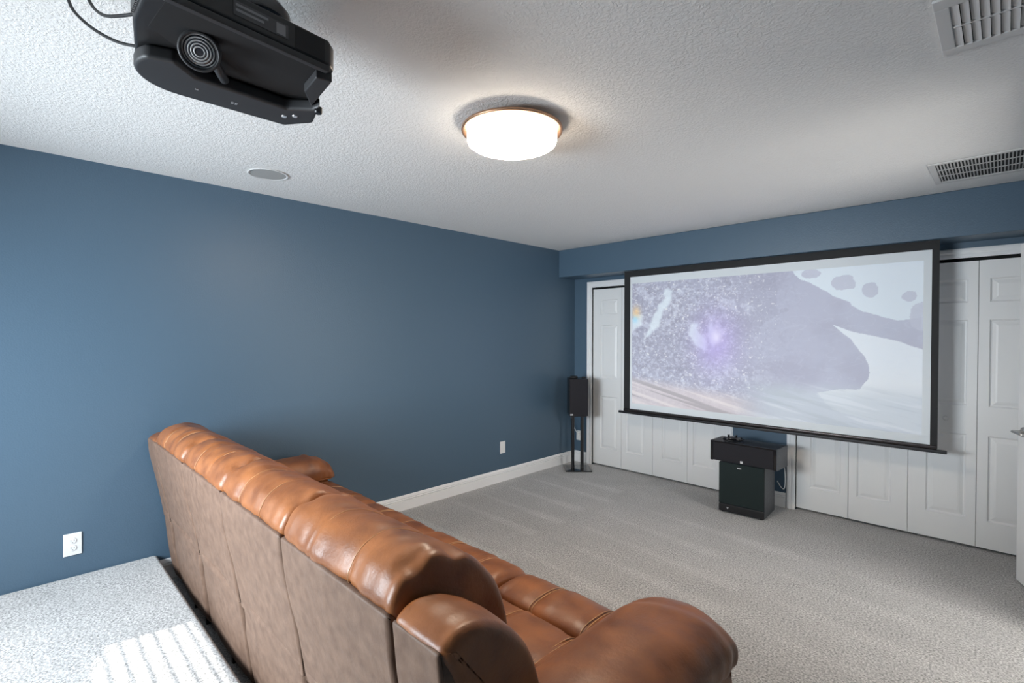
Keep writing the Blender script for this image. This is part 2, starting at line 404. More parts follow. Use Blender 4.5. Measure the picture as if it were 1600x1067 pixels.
# ------------------------------------------------------------ sofa
sofa = thing('reclining_sofa', 'long brown leather reclining sofa seen from behind, tufted backs and pillow arms', 'sofa', (1.56, 1.1, 0))
sofa['origin'] = (1.56, 1.1, 0)
def loop_loft(profile, x0, x1, rnd, n_prof=6, stitches=(), sdepth=.007, bulge=0.0, nx=56, wr=.003, seed=0, ends=(1, 1), notch=()):
    """closed (y,z) profile lofted along x with rounded ends, grooves at the stitch lines and soft wrinkles"""
    P = spline(profile, n_prof, True); P = [np.array(p) for p in P]; c = sum(P)/len(P)
    L = len(P); N = []
    area_ = sum(P[i][0]*P[(i+1) % L][1]-P[(i+1) % L][0]*P[i][1] for i in range(L))
    for i in range(L):
        t = P[(i+1) % L]-P[i-1]; t /= np.linalg.norm(t)+1e-9; nn = np.array((-t[1], t[0]))
        if area_ < 0: nn = -nn
        N.append(nn)     # inward
    bm = bmesh.new(); rings = []; w_ = x1-x0
    us = [0.5-.5*math.cos(math.pi*i/nx) for i in range(nx+1)]
    us = [.55*u+.45*i/nx for i, u in enumerate(us)]
    for u in us:
        x = x0+w_*u; ins = 0
        for dd, e in ((x-x0, ends[0]), (x1-x, ends[1])):
            if e and dd < rnd: ins += rnd*(1-math.sqrt(max(0, 1-((rnd-dd)/rnd)**2)))
        for s in stitches: ins += sdepth*.8*math.exp(-((x-s)/.007)**2) + sdepth*.45*math.exp(-((x-s)/.035)**2)
        ins -= bulge*math.sin(math.pi*u)
        ring = []
        for i in range(L):
            q = noise.noise(Vector((x*5+seed*7.1, P[i][0]*9, P[i][1]*9)))*wr
            # gathers close to the ends and stitches, running across
            g = 0
            for s in list(stitches)+[x0, x1]:
                g += math.exp(-((x-s)/.07)**2)*noise.noise(Vector((x*22+seed, P[i][0]*3, P[i][1]*3)))*wr*1.3
            k = ins+q+g
            for (nxx, ny_, nz_, rad, dep) in notch:
                k += dep*math.exp(-(((x-nxx)**2+(P[i][0]-ny_)**2+(P[i][1]-nz_)**2)/rad**2))
            p = P[i]+N[i]*k
            ring.append(bm.verts.new((x, p[0], p[1])))
        rings.append(ring)
    for a, b in zip(rings, rings[1:]):
        for i in range(L): bm.faces.new((a[i], a[(i+1) % L], b[(i+1) % L], b[i]))
    for rg in (rings[0], rings[-1]):
        cc = sum((v.co for v in rg), Vector())/L; cv = bm.verts.new(cc)
        for i in range(L): bm.faces.new((rg[i], rg[(i+1) % L], cv))
    return bm
BACKP = [(.578, .885), (.586, .935), (.620, .975), (.68, .995), (.75, .980), (.82, .938), (.88, .872), (.925, .79), (.945, .71), (.945, .64), (.985, .58), (.99, .50), (.94, .46), (.84, .47), (.74, .60), (.65, .80)]
WINGP = [(.578, .878), (.592, .903), (.63, .915), (.69, .905), (.76, .865), (.82, .80), (.86, .71), (.875, .60), (.87, .47), (.70, .44), (.655, .60), (.615, .80)]
REARP = [(.572, .888), (.571, .850), (.585, .74), (.612, .60), (.640, .44), (.644, .418), (.665, .425), (.66, .50), (.63, .70), (.605, .86)]
LOWP = [(.640, .455), (.646, .40), (.664, .25), (.685, .10), (.70, .055), (.73, .055), (.71, .20), (.685, .40), (.668, .455)]
SEATP = [(.92, .44), (1.00, .468), (1.15, .478), (1.28, .475), (1.345, .462), (1.368, .43), (1.365, .36), (1.30, .30), (1.1, .29), (.93, .32)]
FOOTP = [(1.378, .43), (1.395, .464), (1.45, .478), (1.54, .474), (1.60, .448), (1.635, .39), (1.645, .28), (1.64, .15), (1.61, .09), (1.5, .10), (1.42, .20), (1.385, .34)]
seams = [.24, .856, 1.468, 2.08, 2.70]
def stitch_line(path, x, parent, off=.0035):
    for s in (-off, off):
        pass
def stitch_mesh(profile, xs_, i0, i1, lift=-.004, n_prof=6, doubles=(-.0045, .0045), r=.0011):
    P = spline(profile, n_prof, True); c = sum(P)/len(P); bm = bmesh.new(); L = len(P)
    area_ = sum(P[i][0]*P[(i+1) % L][1]-P[(i+1) % L][0]*P[i][1] for i in range(L))
    for s in xs_:
        for d in doubles:
            pts = []
            for i in range(i0*n_prof, i1*n_prof+1):
                t = P[(i+1) % L]-P[i-1]; t = t/(np.linalg.norm(t)+1e-9); nn = np.array((-t[1], t[0])); nn = nn if area_ > 0 else -nn
                p = P[i % L]+nn*(-lift); pts.append((s+d, p[0], p[1]))
            tube(bm, pts, r, 6)
    return bm
for k in range(4):
    a, b = seams[k], seams[k+1]; w_ = b-a
    st = (a+w_/3, a+2*w_/3)
    nt_ = [(a+.008, .66, .985, .035, .016), (b-.006, .64, .975, .038, .024), (b-.02, .76, .975, .03, .014), (b-.05, .70, .995, .02, -.006)]
    bc = link('back_cushion', loop_loft(BACKP, a+.002, b-.002, .026, stitches=st, sdepth=.0055, nx=84, wr=.007, seed=k*3+1, notch=nt_, n_prof=8), M_lea, sofa, smooth=True)
    for s_ in st: link('stitching', stitch_mesh(BACKP, (s_,), 0, 7, lift=-.0048, n_prof=8, doubles=(.0,), r=.0010), M_thread, bc)
    link('back_panel', loop_loft(REARP, a+(.0065 if k > 1 else .009), b-(.0065 if k > 1 else .011), .008, nx=40, wr=.003, seed=k*5+2), M_leaback, sofa, smooth=True)
    link('lower_panel', loop_loft(LOWP, a+.014, b-.014, .016, nx=40, wr=.006, bulge=.008, seed=k*5+3), M_leaback, sofa, smooth=True)
sw = .635
for k in range(4):
    a = .245+sw*k; b = a+sw; st = (a+.215, a+.455)
    sc = link('seat_cushion', loop_loft(SEATP, a+.003, b-.003, .03, stitches=st, sdepth=.006, bulge=.008, nx=70, wr=.005, seed=k*3+40), M_lea, sofa, smooth=True)
    for s_ in st:
        for d_ in (-.007, .007): link('stitching', stitch_mesh(SEATP, (s_,), 0, 5, lift=.0025, doubles=(d_,), r=.0014), M_thread, sc)
    fc = link('footrest', loop_loft(FOOTP, a+.006, b-.006, .04, stitches=st, sdepth=.006, bulge=.008, nx=70, wr=.007, seed=k*3+60), M_lea, sofa, smooth=True)
    for s_ in st:
        for d_ in (-.007, .007): link('stitching', stitch_mesh(FOOTP, (s_,), 0, 6, lift=.0025, doubles=(d_,), r=.0014), M_thread, fc)
WLOW = [(.640, .84), (.65, .60), (.668, .40), (.70, .10), (.72, .055), (.86, .055), (.88, .3), (.86, .6), (.80, .80), (.70, .86)]
for (a, b) in ((.045, .236), (2.704, 2.885)):
    link('wing_cushion', loop_loft(WINGP, a, b, .026, nx=40, wr=.006, seed=int(a*10)+80, bulge=.004), M_lea, sofa, smooth=True)
    link('wing_panel', loop_loft(REARP, a+.004, b-.012, .007, nx=30, wr=.003, seed=int(a*10)+90), M_leaback, sofa, smooth=True)
    link('wing_panel', loop_loft(LOWP, a+.010, b-.016, .012, nx=30, wr=.005, bulge=.006, seed=int(a*10)+91), M_leaback, sofa, smooth=True)
# pillow arms: (x,z) section lofted along y
def arm(xa, xb, seed):
    w_ = xb-xa
    bm = bmesh.new(); rings = []; n = 64
    SEC = [(.0, .50), (.02, .565), (.09, .625), (.20, .652), (.32, .64), (.385, .59), (.395, .545), (.375, .50), (.30, .48), (.12, .47), (.02, .47)]
    S = spline([(s[0]/.395*w_, s[1]) for s in SEC], 5, True); L = len(S); c = sum(S)/L
    ya, yb = .82, 1.60
    for j in range(n+1):
        u = j/n; y = ya+(yb-ya)*(.5-.5*math.cos(math.pi*u))*.6+(yb-ya)*u*.4
        e = min(1, (y-ya)/.10, 1); f = max(0, (yb-y)/.16)
        sc = 1.0
        if f < 1: sc = math.sqrt(max(0, 1-(1-f)**2))*.96+.04
        dz = -.05*(1-sc)+.012*math.sin((y-ya)/(yb-ya)*math.pi)
        ring = []
        for i in range(L):
            p = S[i]; q = c+(p-c)*np.array((.55+.45*sc, sc))
            wv = noise.noise(Vector((p[0]*6+seed, y*26, p[1]*4)))*.014*math.exp(-((y-yb+.10)/.10)**2) + noise.noise(Vector((p[0]*10+seed, y*10, p[1]*9)))*.006
            d = (p-c)/(np.linalg.norm(p-c)+1e-6); q = q+d*wv
            ring.append(bm.verts.new((xa+q[0], y, q[1]+dz)))
        rings.append(ring)
    for a, b in zip(rings, rings[1:]):
        for i in range(L): bm.faces.new((a[i], a[(i+1) % L], b[(i+1) % L], b[i]))
    for rg in (rings[0], rings[-1]):
        cv = bm.verts.new(sum((v.co for v in rg), Vector())/L)
        for i in range(L): bm.faces.new((rg[i], rg[(i+1) % L], cv))
    o = link('arm_pillow', bm, M_lea, sofa, smooth=True)
    # piping under the pillow's outer edge
    bm = bmesh.new()
    tube(bm, spline([(xb-.012, .86, .515), (xb-.008, 1.1, .52), (xb-.010, 1.4, .515), (xb-.03, 1.55, .505), (xb-.10, 1.59, .50), (xa+.08, 1.59, .50), (xa+.03, 1.55, .50)], 8), .004, 8)
    link('piping', bm, M_lea, o, smooth=True)
    # arm side body
    ARMB = [(.74, .48), (.80, .50), (1.2, .505), (1.50, .50), (1.555, .46), (1.57, .30), (1.565, .08), (1.52, .045), (1.1, .045), (.75, .045), (.72, .08), (.72, .3)]
    link('arm_body', loop_loft(ARMB, xa+.03, xb-.025, .03, nx=36, wr=.006, seed=seed, bulge=.004), M_lea, sofa, smooth=True)
arm(.035, .36, 5); arm(2.705, 3.085, 9)
link('frame', BX((.09, 2.82, .72, .84, .06, .45), (.09, 2.80, .86, 1.55, .06, .28), (.26, 2.68, .70, .80, .40, .78)), M_under, sofa)
for x in (.12, 1.5, 2.86):
    for y in (.78, 1.46): link('foot', lathe(bmesh.new(), [(0, 0), (.02, 0), (.024, .05), (0, .05)], 16, M=Matrix.Translation((x, y, .001))), M_black, sofa)
# small feet / recliner brackets seen at the bottom of the back
for x in (.50, .72, 1.15): link('rear_bracket', BX(x-.010, x+.010, .70, .72, 0.001, .055), M_black, sofa, bevel=.003)

# ------------------------------------------------------------ projection screen
YSC = 4.48
scr = thing('projection_screen', 'large black-bordered projector screen with a bright picture, hanging before the closet doors', 'projector screen', (2.08, YSC, .69)); scr['origin'] = (2.08, YSC, .69)
link('black_border', BX((.842, .912, YSC-.001, YSC+.001, .735, ZS-.002), (3.282, 3.322, YSC-.001, YSC+.001, .735, ZS-.002), (.912, 3.282, YSC-.001, YSC+.001, 2.092, ZS-.002)), M_blackmat, scr)
M_scr = mat('matte_white_screen', (.72, .76, .79), .8)
link('white_margin', BX((.912, .935, YSC-.001, YSC+.001, .742, 2.092), (3.238, 3.282, YSC-.001, YSC+.001, .742, 2.092), (.935, 3.238, YSC-.001, YSC+.001, .742, .802), (.935, 3.238, YSC-.001, YSC+.001, 2.022, 2.092)), M_scr, scr)
bm = BX((.842, 3.322, YSC-.014, YSC+.014, .712, .742))
link('bottom_rail', bm, mat('dark_bronze_rail', (.05, .044, .045), .25, .7), scr, bevel=.010, seg=3)
bm = BX((.785, 3.372, YSC-.016, YSC+.016, .690, .713)); link('rail_foot', bm, M_black, scr, bevel=.003)

# picture: coloured light pattern, one flat picture at real size
def vnoise(X, Y, seed=0, octv=5):
    rng = np.random.RandomState(seed); out = np.zeros_like(X); amp = 1; tot = 0
    for o in range(octv):
        g = rng.rand(64, 64); xi = np.floor(X).astype(int); yi = np.floor(Y).astype(int); fx = X-xi; fy = Y-yi
        fx = fx*fx*(3-2*fx); fy = fy*fy*(3-2*fy)
        a = g[yi % 64, xi % 64]; b = g[yi % 64, (xi+1) % 64]; c = g[(yi+1) % 64, xi % 64]; d = g[(yi+1) % 64, (xi+1) % 64]
        out += amp*((a*(1-fx)+b*fx)*(1-fy)+(c*(1-fx)+d*fx)*fy); tot += amp; amp *= .55; X = X*2.03+7.3; Y = Y*2.03+3.1
    return out/tot
NXP, NZP = 560, 300
U, W = np.meshgrid(np.linspace(0, 1, NXP), np.linspace(0, 1, NZP))   # W 0 = bottom
def sstep(a, b, x): t = np.clip((x-a)/(b-a), 0, 1); return t*t*(3-2*t)
def poly_mask(pts, soft=.0, wob=.012, seed=3):
    nxz = (vnoise(U*14, W*8, seed)-.5)*wob*2; nyz = (vnoise(U*14+9, W*8+5, seed+1)-.5)*wob*2
    x = U+nxz; y = W+nyz; ins = np.zeros_like(U, bool); n = len(pts)
    for i in range(n):
        (xa, ya), (xb, yb) = pts[i], pts[(i+1) % n]
        if ya == yb: continue
        c = ((ya > y) != (yb > y)) & (x < (xb-xa)*(y-ya)/(yb-ya)+xa); ins ^= c
    return ins.astype(float)
def blur(m, k):
    for ax in (0, 1):
        a = np.zeros_like(m)
        for d in range(-k, k+1): a += np.roll(m, d, ax)
        m = a/(2*k+1)
    return m
def ridge(X, Y, seed): return 1-np.abs(2*vnoise(X, Y, seed, 3)-1)*2.2
def mixc(img, col, m): return img*(1-m[..., None])+np.array(col)*m[..., None]
img = np.ones((NZP, NXP, 3))*np.array((.66, .67, .75))
base = vnoise(U*5, W*3, 11)
img = mixc(img, (.60, .60, .68), sstep(.45, .65, base)*.6)
img = mixc(img, (.56, .56, .64), poly_mask([(-.1, 1.1), (.55, 1.1), (.60, .7), (.45, .45), (.25, .3), (-.1, .3)], wob=.06)*.35)
sky = poly_mask([(.60, 1.1), (.64, .97), (.74, .85), (.83, .74), (.93, .66), (1.1, .70), (1.1, 1.2)], wob=.02)
img = mixc(img, (.86, .91, .94), sky)
sky2 = poly_mask([(.765, .64), (.82, .60), (.93, .54), (1.02, .48), (1.1, -.02), (.9, .03), (.76, .10), (.72, .20), (.78, .23), (.845, .24), (.868, .31), (.855, .44), (.82, .54)], wob=.012)
img = mixc(img, (.90, .93, .95), sky2)
img = mixc(img, (.92, .90, .86), sky2*sstep(.45, .1, W)*.5)
for (cx, cy, rx, ry) in ((.795, .90, .033, .045), (.868, .85, .020, .045), (.965, .80, .018, .03), (.70, .975, .028, .03), (1.0, .68, .03, .08)):
    d = ((U-cx)/rx)**2+((W-cy)/ry)**2 + (vnoise(U*40, W*22, 17)-.5)*1.3
    img = mixc(img, (.70, .71, .78), (d < 1).astype(float)*.85)
st1 = vnoise(U*26+W*8, W*10-U*5, 21)
img = mixc(img, (.86, .88, .93), sstep(.60, .70, st1)*.45*sstep(.62, .45, U))
# debris: dense fine specks on the left
deb = vnoise(U*95, W*52, 31, 4)*sstep(.85, .35, U)*1.0
img = mixc(img, (.88, .90, .94), sstep(.52, .72, deb)*.42)
fil = ridge(U*30+W*14, W*22-U*10, 51); img = mixc(img, (.90, .92, .95), sstep(.80, .97, fil)*.45*sstep(.75, .3, U))
fil = ridge(U*44-W*12, W*20+U*16, 53); img = mixc(img, (.50, .49, .58), sstep(.82, .97, fil)*.35*sstep(.8, .4, U))
fil = ridge(U*12+W*9, W*16-U*9, 55); img = mixc(img, (.84, .87, .92), sstep(.86, .99, fil)*.14)
deb2 = vnoise(U*80+3, W*45, 33, 4)*sstep(.75, .3, U)
img = mixc(img, (.50, .49, .57), sstep(.52, .68, deb2)*.45)
sp = vnoise(U*150, W*85, 35, 2)*sstep(.9, .5, U)*sstep(.05, .2, W)
img = mixc(img, (1, 1, .97), sstep(.70, .85, sp)*.7)
# bright rays and violet glow
for (pts) in ([(.06, .55), (.14, .62), (.185, .93), (.17, .95), (.10, .68)], [(.26, .60), (.30, .66), (.335, .50), (.325, .44), (.29, .5)], [(.345, .66), (.36, .68), (.38, .52), (.37, .46), (.35, .5)], [(.0, .60), (.05, .66), (.05, .74), (.0, .75)]):
    img = mixc(img, (.90, .95, .97), blur(poly_mask(pts, wob=.035), 3)*.8)
g1 = np.exp(-(((U-.37)/.085)**2+((W-.52)/.22)**2)); img = mixc(img, (.70, .60, .93), g1*.62)
g2 = np.exp(-(((U-.375)/.02)**2+((W-.56)/.05)**2)); img = mixc(img, (.93, .90, 1), g2*.8)
g3 = np.exp(-(((U-.02)/.02)**2+((W-.76)/.05)**2)); img = mixc(img, (1, .80, .50), g3*.8)
g4 = np.exp(-(((U-.015)/.015)**2+((W-.70)/.03)**2)); img = mixc(img, (.5, .85, 1), g4*.6)
# sandy streaks at the lower left, pale water at the lower right
sand = sstep(.26, .16, W+U*.18)*sstep(.62, .40, U)
stk = vnoise(U*6+W*16, W*30+U*14, 41, 4)
img = mixc(img, (.86, .80, .79), sand*.75); img = mixc(img, (.60, .57, .58), sand*sstep(.55, .68, stk)*.75); img = mixc(img, (.95, .91, .89), sand*sstep(.45, .3, stk)*.6)
wat = sstep(.28, .14, W-.02*U)*sstep(.42, .62, U)
stk = vnoise(U*5, W*34+U*12, 43, 4)
img = mixc(img, (.76, .80, .83), wat*.85); img = mixc(img, (.66, .70, .73), wat*sstep(.52, .7, stk)*.6); img = mixc(img, (.88, .90, .92), wat*sstep(.42, .3, stk)*.6)
img = mixc(img, (.82, .86, .90), sstep(.5, 1.0, U)*.25)
img = mixc(img, (.80, .80, .84), np.ones_like(U)*.12)
img = np.clip(img*.85+np.array((.80, .81, .86))*.15, 0, 1)**2.2
bm = bmesh.new(); cl = bm.loops.layers.float_color.new('picture')
px0, px1, pz0, pz1 = .935, 3.238, .802, 2.022
G = [[bm.verts.new((px0+(px1-px0)*i/(NXP-1), YSC-.0008, pz0+(pz1-pz0)*j/(NZP-1))) for i in range(NXP)] for j in range(NZP)]
for j in range(NZP-1):
    for i in range(NXP-1):
        f = bm.faces.new((G[j][i], G[j][i+1], G[j+1][i+1], G[j+1][i]))
        for lp, (jj, ii) in zip(f.loops, ((j, i), (j, i+1), (j+1, i+1), (j+1, i))): lp[cl] = (*img[jj, ii], 1)
M_pic = mat('projected_picture', (1, 1, 1), .8)
at = nd(M_pic, 'ShaderNodeVertexColor'); at.layer_name = 'picture'
lk(M_pic, at.outputs['Color'], bsdf(M_pic).inputs['Base Color']); lk(M_pic, at.outputs['Color'], bsdf(M_pic).inputs['Emission Color'])
bsdf(M_pic).inputs['Emission Strength'].default_value = .10
link('projected_picture', bm, M_pic, scr)

# ------------------------------------------------------------ ceiling light
LX, LY = 2.03, 1.62
cl_ = thing('ceiling_light', 'round flush ceiling light with bronze pan and glowing white drum diffuser', 'ceiling light', (LX, LY, H))
link('bronze_pan', lathe(bmesh.new(), [(0, -.001), (.10, -.001), (.11, -.008), (.215, -.026), (.229, -.030), (.231, -.036), (.229, -.042), (.222, -.043), (.215, -.040), (0, -.040)], 96), M_bronze, cl_, smooth=True)
M_lampside = mat('lit_opal_glass_side', (1, 1, 1), .4)
bsdf(M_lampside).inputs['Emission Color'].default_value = (1, .84, .66, 1); bsdf(M_lampside).inputs['Emission Strength'].default_value = 7
dd = link('drum_diffuser', lathe(bmesh.new(), [(0, -.0405), (.203, -.0405), (.2045, -.06), (.2045, -.082), (.200, -.094), (.188, -.102), (.16, -.106), (0, -.108)], 96), M_lamp, cl_, smooth=True)
dd.data.materials.append(M_lampside)
for p in dd.data.polygons:
    if abs(p.normal.z) < .75: p.material_index = 1

# in-ceiling speaker
sp_ = thing('ceiling_speaker', 'round flush grey speaker grille in the ceiling near the left wall', 'speaker', (.475, 1.105, H))
link('rim', lathe(bmesh.new(), [(.098, -.001), (.112, -.001), (.114, -.004), (.110, -.006), (.098, -.005)], 64, closed=True), M_vent, sp_, smooth=True)
M_spg = mat('speaker_grille_metal', (.42, .42, .41), .6); add_bump(M_spg, 700, .5, .001, 1)
link('grille', lathe(bmesh.new(), [(0, -.0045), (.098, -.004), (.098, -.001), (0, -.001)], 64), M_spg, sp_)

# far return grille
vr = thing('return_vent', 'long white return air grille with three rows of narrow slots, beside the soffit', 'vent', (3.32, 3.66, H))
VW, VD = .62, .50
link('vent_frame', BX((0, VW, 0, .028, -.008, -.001), (0, VW, VD-.045, VD, -.008, -.001), (0, .030, .028, VD-.045, -.008, -.001), (VW-.030, VW, .028, VD-.045, -.008, -.001),
      (.03, VW-.03, .165, .173, -.006, -.001), (.03, VW-.03, .308, .316, -.006, -.001)), M_vent, vr, bevel=.002)
link('duct_back', BX(.01, VW-.01, .01, VD-.01, -.0012, -.0004), M_ventdark, vr)
bm = bmesh.new(); nf = int((VW-.06)/.0145)
for i in range(nf):
    x = .03+.0145*(i+.5)
    box(bm, -.0005, .0005, .028, VD-.045, -.0035, .0035, M=Matrix.Translation((x, 0, -.0045)) @ Matrix.Rotation(R(50), 4, 'Y'))
stuff(link('fin', bm, M_vent, vr))
# near supply register with curved blades
vs_ = thing('supply_vent', 'white ceiling register with two rows of wide curved blades, at top right', 'vent', (3.476, 1.88, H))
SW, SD = .42, .385
link('vent_frame', BX((0, SW, 0, .055, -.010, -.001), (0, SW, SD-.045, SD, -.010, -.001), (0, .036, .055, SD-.045, -.010, -.001), (SW-.036, SW, .055, SD-.045, -.010, -.001),
     (.036, SW-.036, .192, .202, -.009, -.001)), M_vent, vs_, bevel=.003)
link('duct_back', BX(.01, SW-.01, .01, SD-.01, -.0012, -.0004), M_ventdark, vs_)
bl_n = int((SW-.072)/.0215)
for (ya, yb) in ((.056, .190), (.203, SD-.046)):
    for i in range(bl_n):
        bm = bmesh.new(); x = .036+.0215*(i+.5)
        sec = [(-.0105, -.0025), (-.005, -.0045), (.003, -.0070), (.0095, -.0110)]
        A = [bm.verts.new((x+sx, ya, sz)) for sx, sz in sec]; B = [bm.verts.new((x+sx, yb, sz)) for sx, sz in sec]
        A2 = [bm.verts.new((x+sx, ya, sz+.0012)) for sx, sz in sec]; B2 = [bm.verts.new((x+sx, yb, sz+.0012)) for sx, sz in sec]
        for q in range(3):
            bm.faces.new((A[q], A[q+1], B[q+1], B[q])); bm.faces.new((A2[q], B2[q], B2[q+1], A2[q+1]))
            bm.faces.new((A[q], A2[q], A2[q+1], A[q+1])); bm.faces.new((B[q], B[q+1], B2[q+1], B2[q]))
        bm.faces.new((A[0], B[0], B2[0], A2[0])); bm.faces.new((A[3], A2[3], B2[3], B[3]))
        link('blade', bm, M_vent, vs_)

# ------------------------------------------------------------ outlets
def outlet(name, label, y, z, w_, h_, kind):
    t = thing(name, label, 'outlet' if kind != 'blank' else 'wall plate', (0, y, z))
    link('cover_plate', BX(.0005, .006, -w_/2, w_/2, -h_/2, h_/2), M_white, t, bevel=.0025)
    if kind == 'duplex':
        for dz in (.020, -.020):
            bm = lathe(bmesh.new(), [(0, 0), (.0165, 0), (.0165, .0022), (.015, .003), (0, .003)], 32, M=Matrix.Translation((.0062, 0, dz)) @ Matrix.Rotation(R(90), 4, 'Y'))
            rc = link('receptacle', bm, M_white, t, smooth=False)
            link('slot', BX((.0090, .0096, -.0078, -.0062, dz-.002, dz+.006), (.0090, .0096, .0055, .0071, dz-.002, dz+.005), (.0090, .0096, -.0025, .0015, dz-.011, dz-.0075)), M_slot, rc)
    return t
outlet('wall_outlet', 'white duplex outlet on the blue wall above the carpeted riser', .234, .344, .078, .122, 'duplex')
outlet('wall_plate', 'small blank white wall plate on the blue wall above the long baseboard', 3.539, .348, .074, .122, 'blank')

# ------------------------------------------------------------ speaker on stand (corner)
SA = R(44.6)
st = thing('speaker_stand', 'black two-pole metal speaker stand with square glossy base in the corner', 'speaker stand', (.262, 4.455, 0), SA-R(0))
link('base_plate', BX(-.145, .145, -.14, .14, .002, .014), M_blackgloss, st, bevel=.003)
for x in (-.052, .052): link('pole', lathe(bmesh.new(), [(0, .014), (.0185, .014), (.0185, .600), (0, .600)], 24, M=Matrix.Translation((x, -.0, 0))), M_black, st, smooth=False)
link('top_plate', BX(-.09, .09, -.09, .09, .600, .610), M_black, st, bevel=.002)
bs = thing('bookshelf_speaker', 'black cloth-fronted bookshelf speaker on the two-pole stand', 'speaker', (.262, 4.455, .611), SA)
link('cabinet', BX(-.102, .102, -.115, .12, 0, .405), M_black, bs, bevel=.004)
link('grille', BX(-.101, .101, -.128, -.1155, .002, .403), M_grille, bs, bevel=.006, seg=3)
link('badge', BX(-.098, -.066, -.1305, -.1285, .008, .024), M_silver, bs)
pk = thing('small_puck', 'flat black round device lying on top of the corner speaker', 'device', (.235, 4.42, 1.0165), SA)
link('body', lathe(bmesh.new(), [(0, 0), (.040, 0), (.046, .006), (.045, .018), (.036, .026), (0, .028)], 32), M_blackmat, pk, smooth=True)
pk2 = tag(link('small_dongle', BX(.0, .045, -.012, .012, 0, .016), M_blackmat, bevel=.004), 'tiny black box beside the round device on the corner speaker', 'device')
pk2.location = (.295, 4.485, 1.0165); pk2.rotation_euler = (0, 0, SA)
po = thing('power_outlet', 'white outlet plate low on the back wall behind the speaker stand', 'outlet', (.072, YB, .31))
link('cover_plate', BX(-.036, .036, -.006, -.0005, -.058, .058), M_white, po, bevel=.002)
link('plug', BX(-.014, .014, -.030, -.0065, .004, .036), M_white, po, bevel=.004)
cb = tag(link('speaker_cable', tube(bmesh.new(), spline([(.072, YB-.031, .332), (.050, YB-.06, .40), (.020, YB-.08, .50), (.045, YB-.11, .555), (.13, YB-.14, .60), (.2, YB-.15, .64)], 8), .0035, 8), M_white, smooth=True),
         'thin white cable curling behind the speaker stand poles', 'cable')

# ------------------------------------------------------------ subwoofer, centre speaker
sb_ = thing('subwoofer', 'black floor subwoofer with green-black cloth front between the closets', 'subwoofer', (2.106, 4.245, 0.012), R(3))
link('cabinet', BX(-.178, .178, .012, .31, .0, .415), M_cabgrey, sb_, bevel=.003)
link('grille', BX(-.178, .178, -.006, .0115, .066, .415), M_grille2, sb_, bevel=.007, seg=3)
link('lower_fascia', BX(-.178, .178, -.004, .0115, .0, .062), M_black, sb_, bevel=.004)
link('badge', BX(-.03, .002, -.0085, -.0065, .378, .386), M_silver, sb_)
link('logo_mark', lathe(bmesh.new(), [(0, -.0065), (.011, -.0065), (.011, -.004), (0, -.004)], 3, M=Matrix.Translation((-.105, 0, .034)) @ Matrix.Rotation(R(-90), 4, 'X') @ Matrix.Rotation(R(90), 4, 'Z')), M_silver, sb_)
for x in (-.15, .15):
    for y in (.03, .28): link('foot', lathe(bmesh.new(), [(0, -.011), (.014, -.011), (.016, 0), (0, 0)], 16, M=Matrix.Translation((x, y, 0))), M_black, sb_)
cs = thing('center_speaker', 'long black centre speaker with grey end panels lying on the subwoofer', 'speaker', (2.115, 4.238, .4285), R(-1.5))
link('cabinet', BX(-.262, .262, .012, .245, .0, .168), mat('gloss_top_ash', (.040, .045, .052), .12), cs, bevel=.003)
link('end_panel', BX(.2625, .268, .002, .245, .0, .168), M_cabgrey, cs, bevel=.001)
link('end_panel', BX(-.268, -.2625, .002, .245, .0, .168), M_cabgrey, cs, bevel=.001)
link('grille', BX(-.242, .242, -.008, .0115, .006, .156), M_grille, cs, bevel=.006, seg=3)
link('front_baffle', BX((-.262, -.243, -.001, .0115, 0, .168), (.243, .262, -.001, .0115, 0, .168), (-.243, .243, -.001, .0115, .157, .168)), M_blackgloss, cs, bevel=.002)
link('badge', BX(-.012, .010, -.0105, -.0085, .012, .032), M_silver, cs)
gc = thing('game_controller', 'small glossy black controller lying on the centre speaker', 'game controller', (2.00, 4.335, .598), R(20))
bm = bmesh.new()
bmesh.ops.create_uvsphere(bm, u_segments=24, v_segments=14, radius=1, matrix=Matrix.Translation((0, .0, .020)) @ Matrix.Diagonal((.062, .034, .018, 1)))
for s in (-1, 1):
    bmesh.ops.create_uvsphere(bm, u_segments=20, v_segments=12, radius=1, matrix=Matrix.Translation((s*.055, -.026, .020)) @ Matrix.Rotation(s*R(-28), 4, 'Z') @ Matrix.Diagonal((.021, .046, .018, 1)))
link('shell', bm, M_blackgloss, gc, smooth=True)
for s in (-1, 1): link('thumbstick', lathe(bmesh.new(), [(0, .036), (.006, .036), (.006, .044), (.011, .046), (.011, .050), (0, .049)], 20, M=Matrix.Translation((s*.030, -.008, 0))), M_blackgloss, gc, smooth=True)
link('face_plate', lathe(bmesh.new(), [(0, .040), (.012, .039), (.012, .036), (0, .036)], 20, M=Matrix.Translation((0, .008, -.0005))), M_label2, gc)
tag(link('speaker_wire', tube(bmesh.new(), spline([(2.335, 4.50, .46), (2.345, 4.53, .43), (2.347, 4.56, .35), (2.345, 4.575, .26), (2.335, 4.58, .205), (2.31, 4.59, .21), (2.27, 4.62, .25)], 8), .0035, 8), M_white, smooth=True),
    'thin white wire hanging behind the centre speaker beside the closet trim', 'cable')

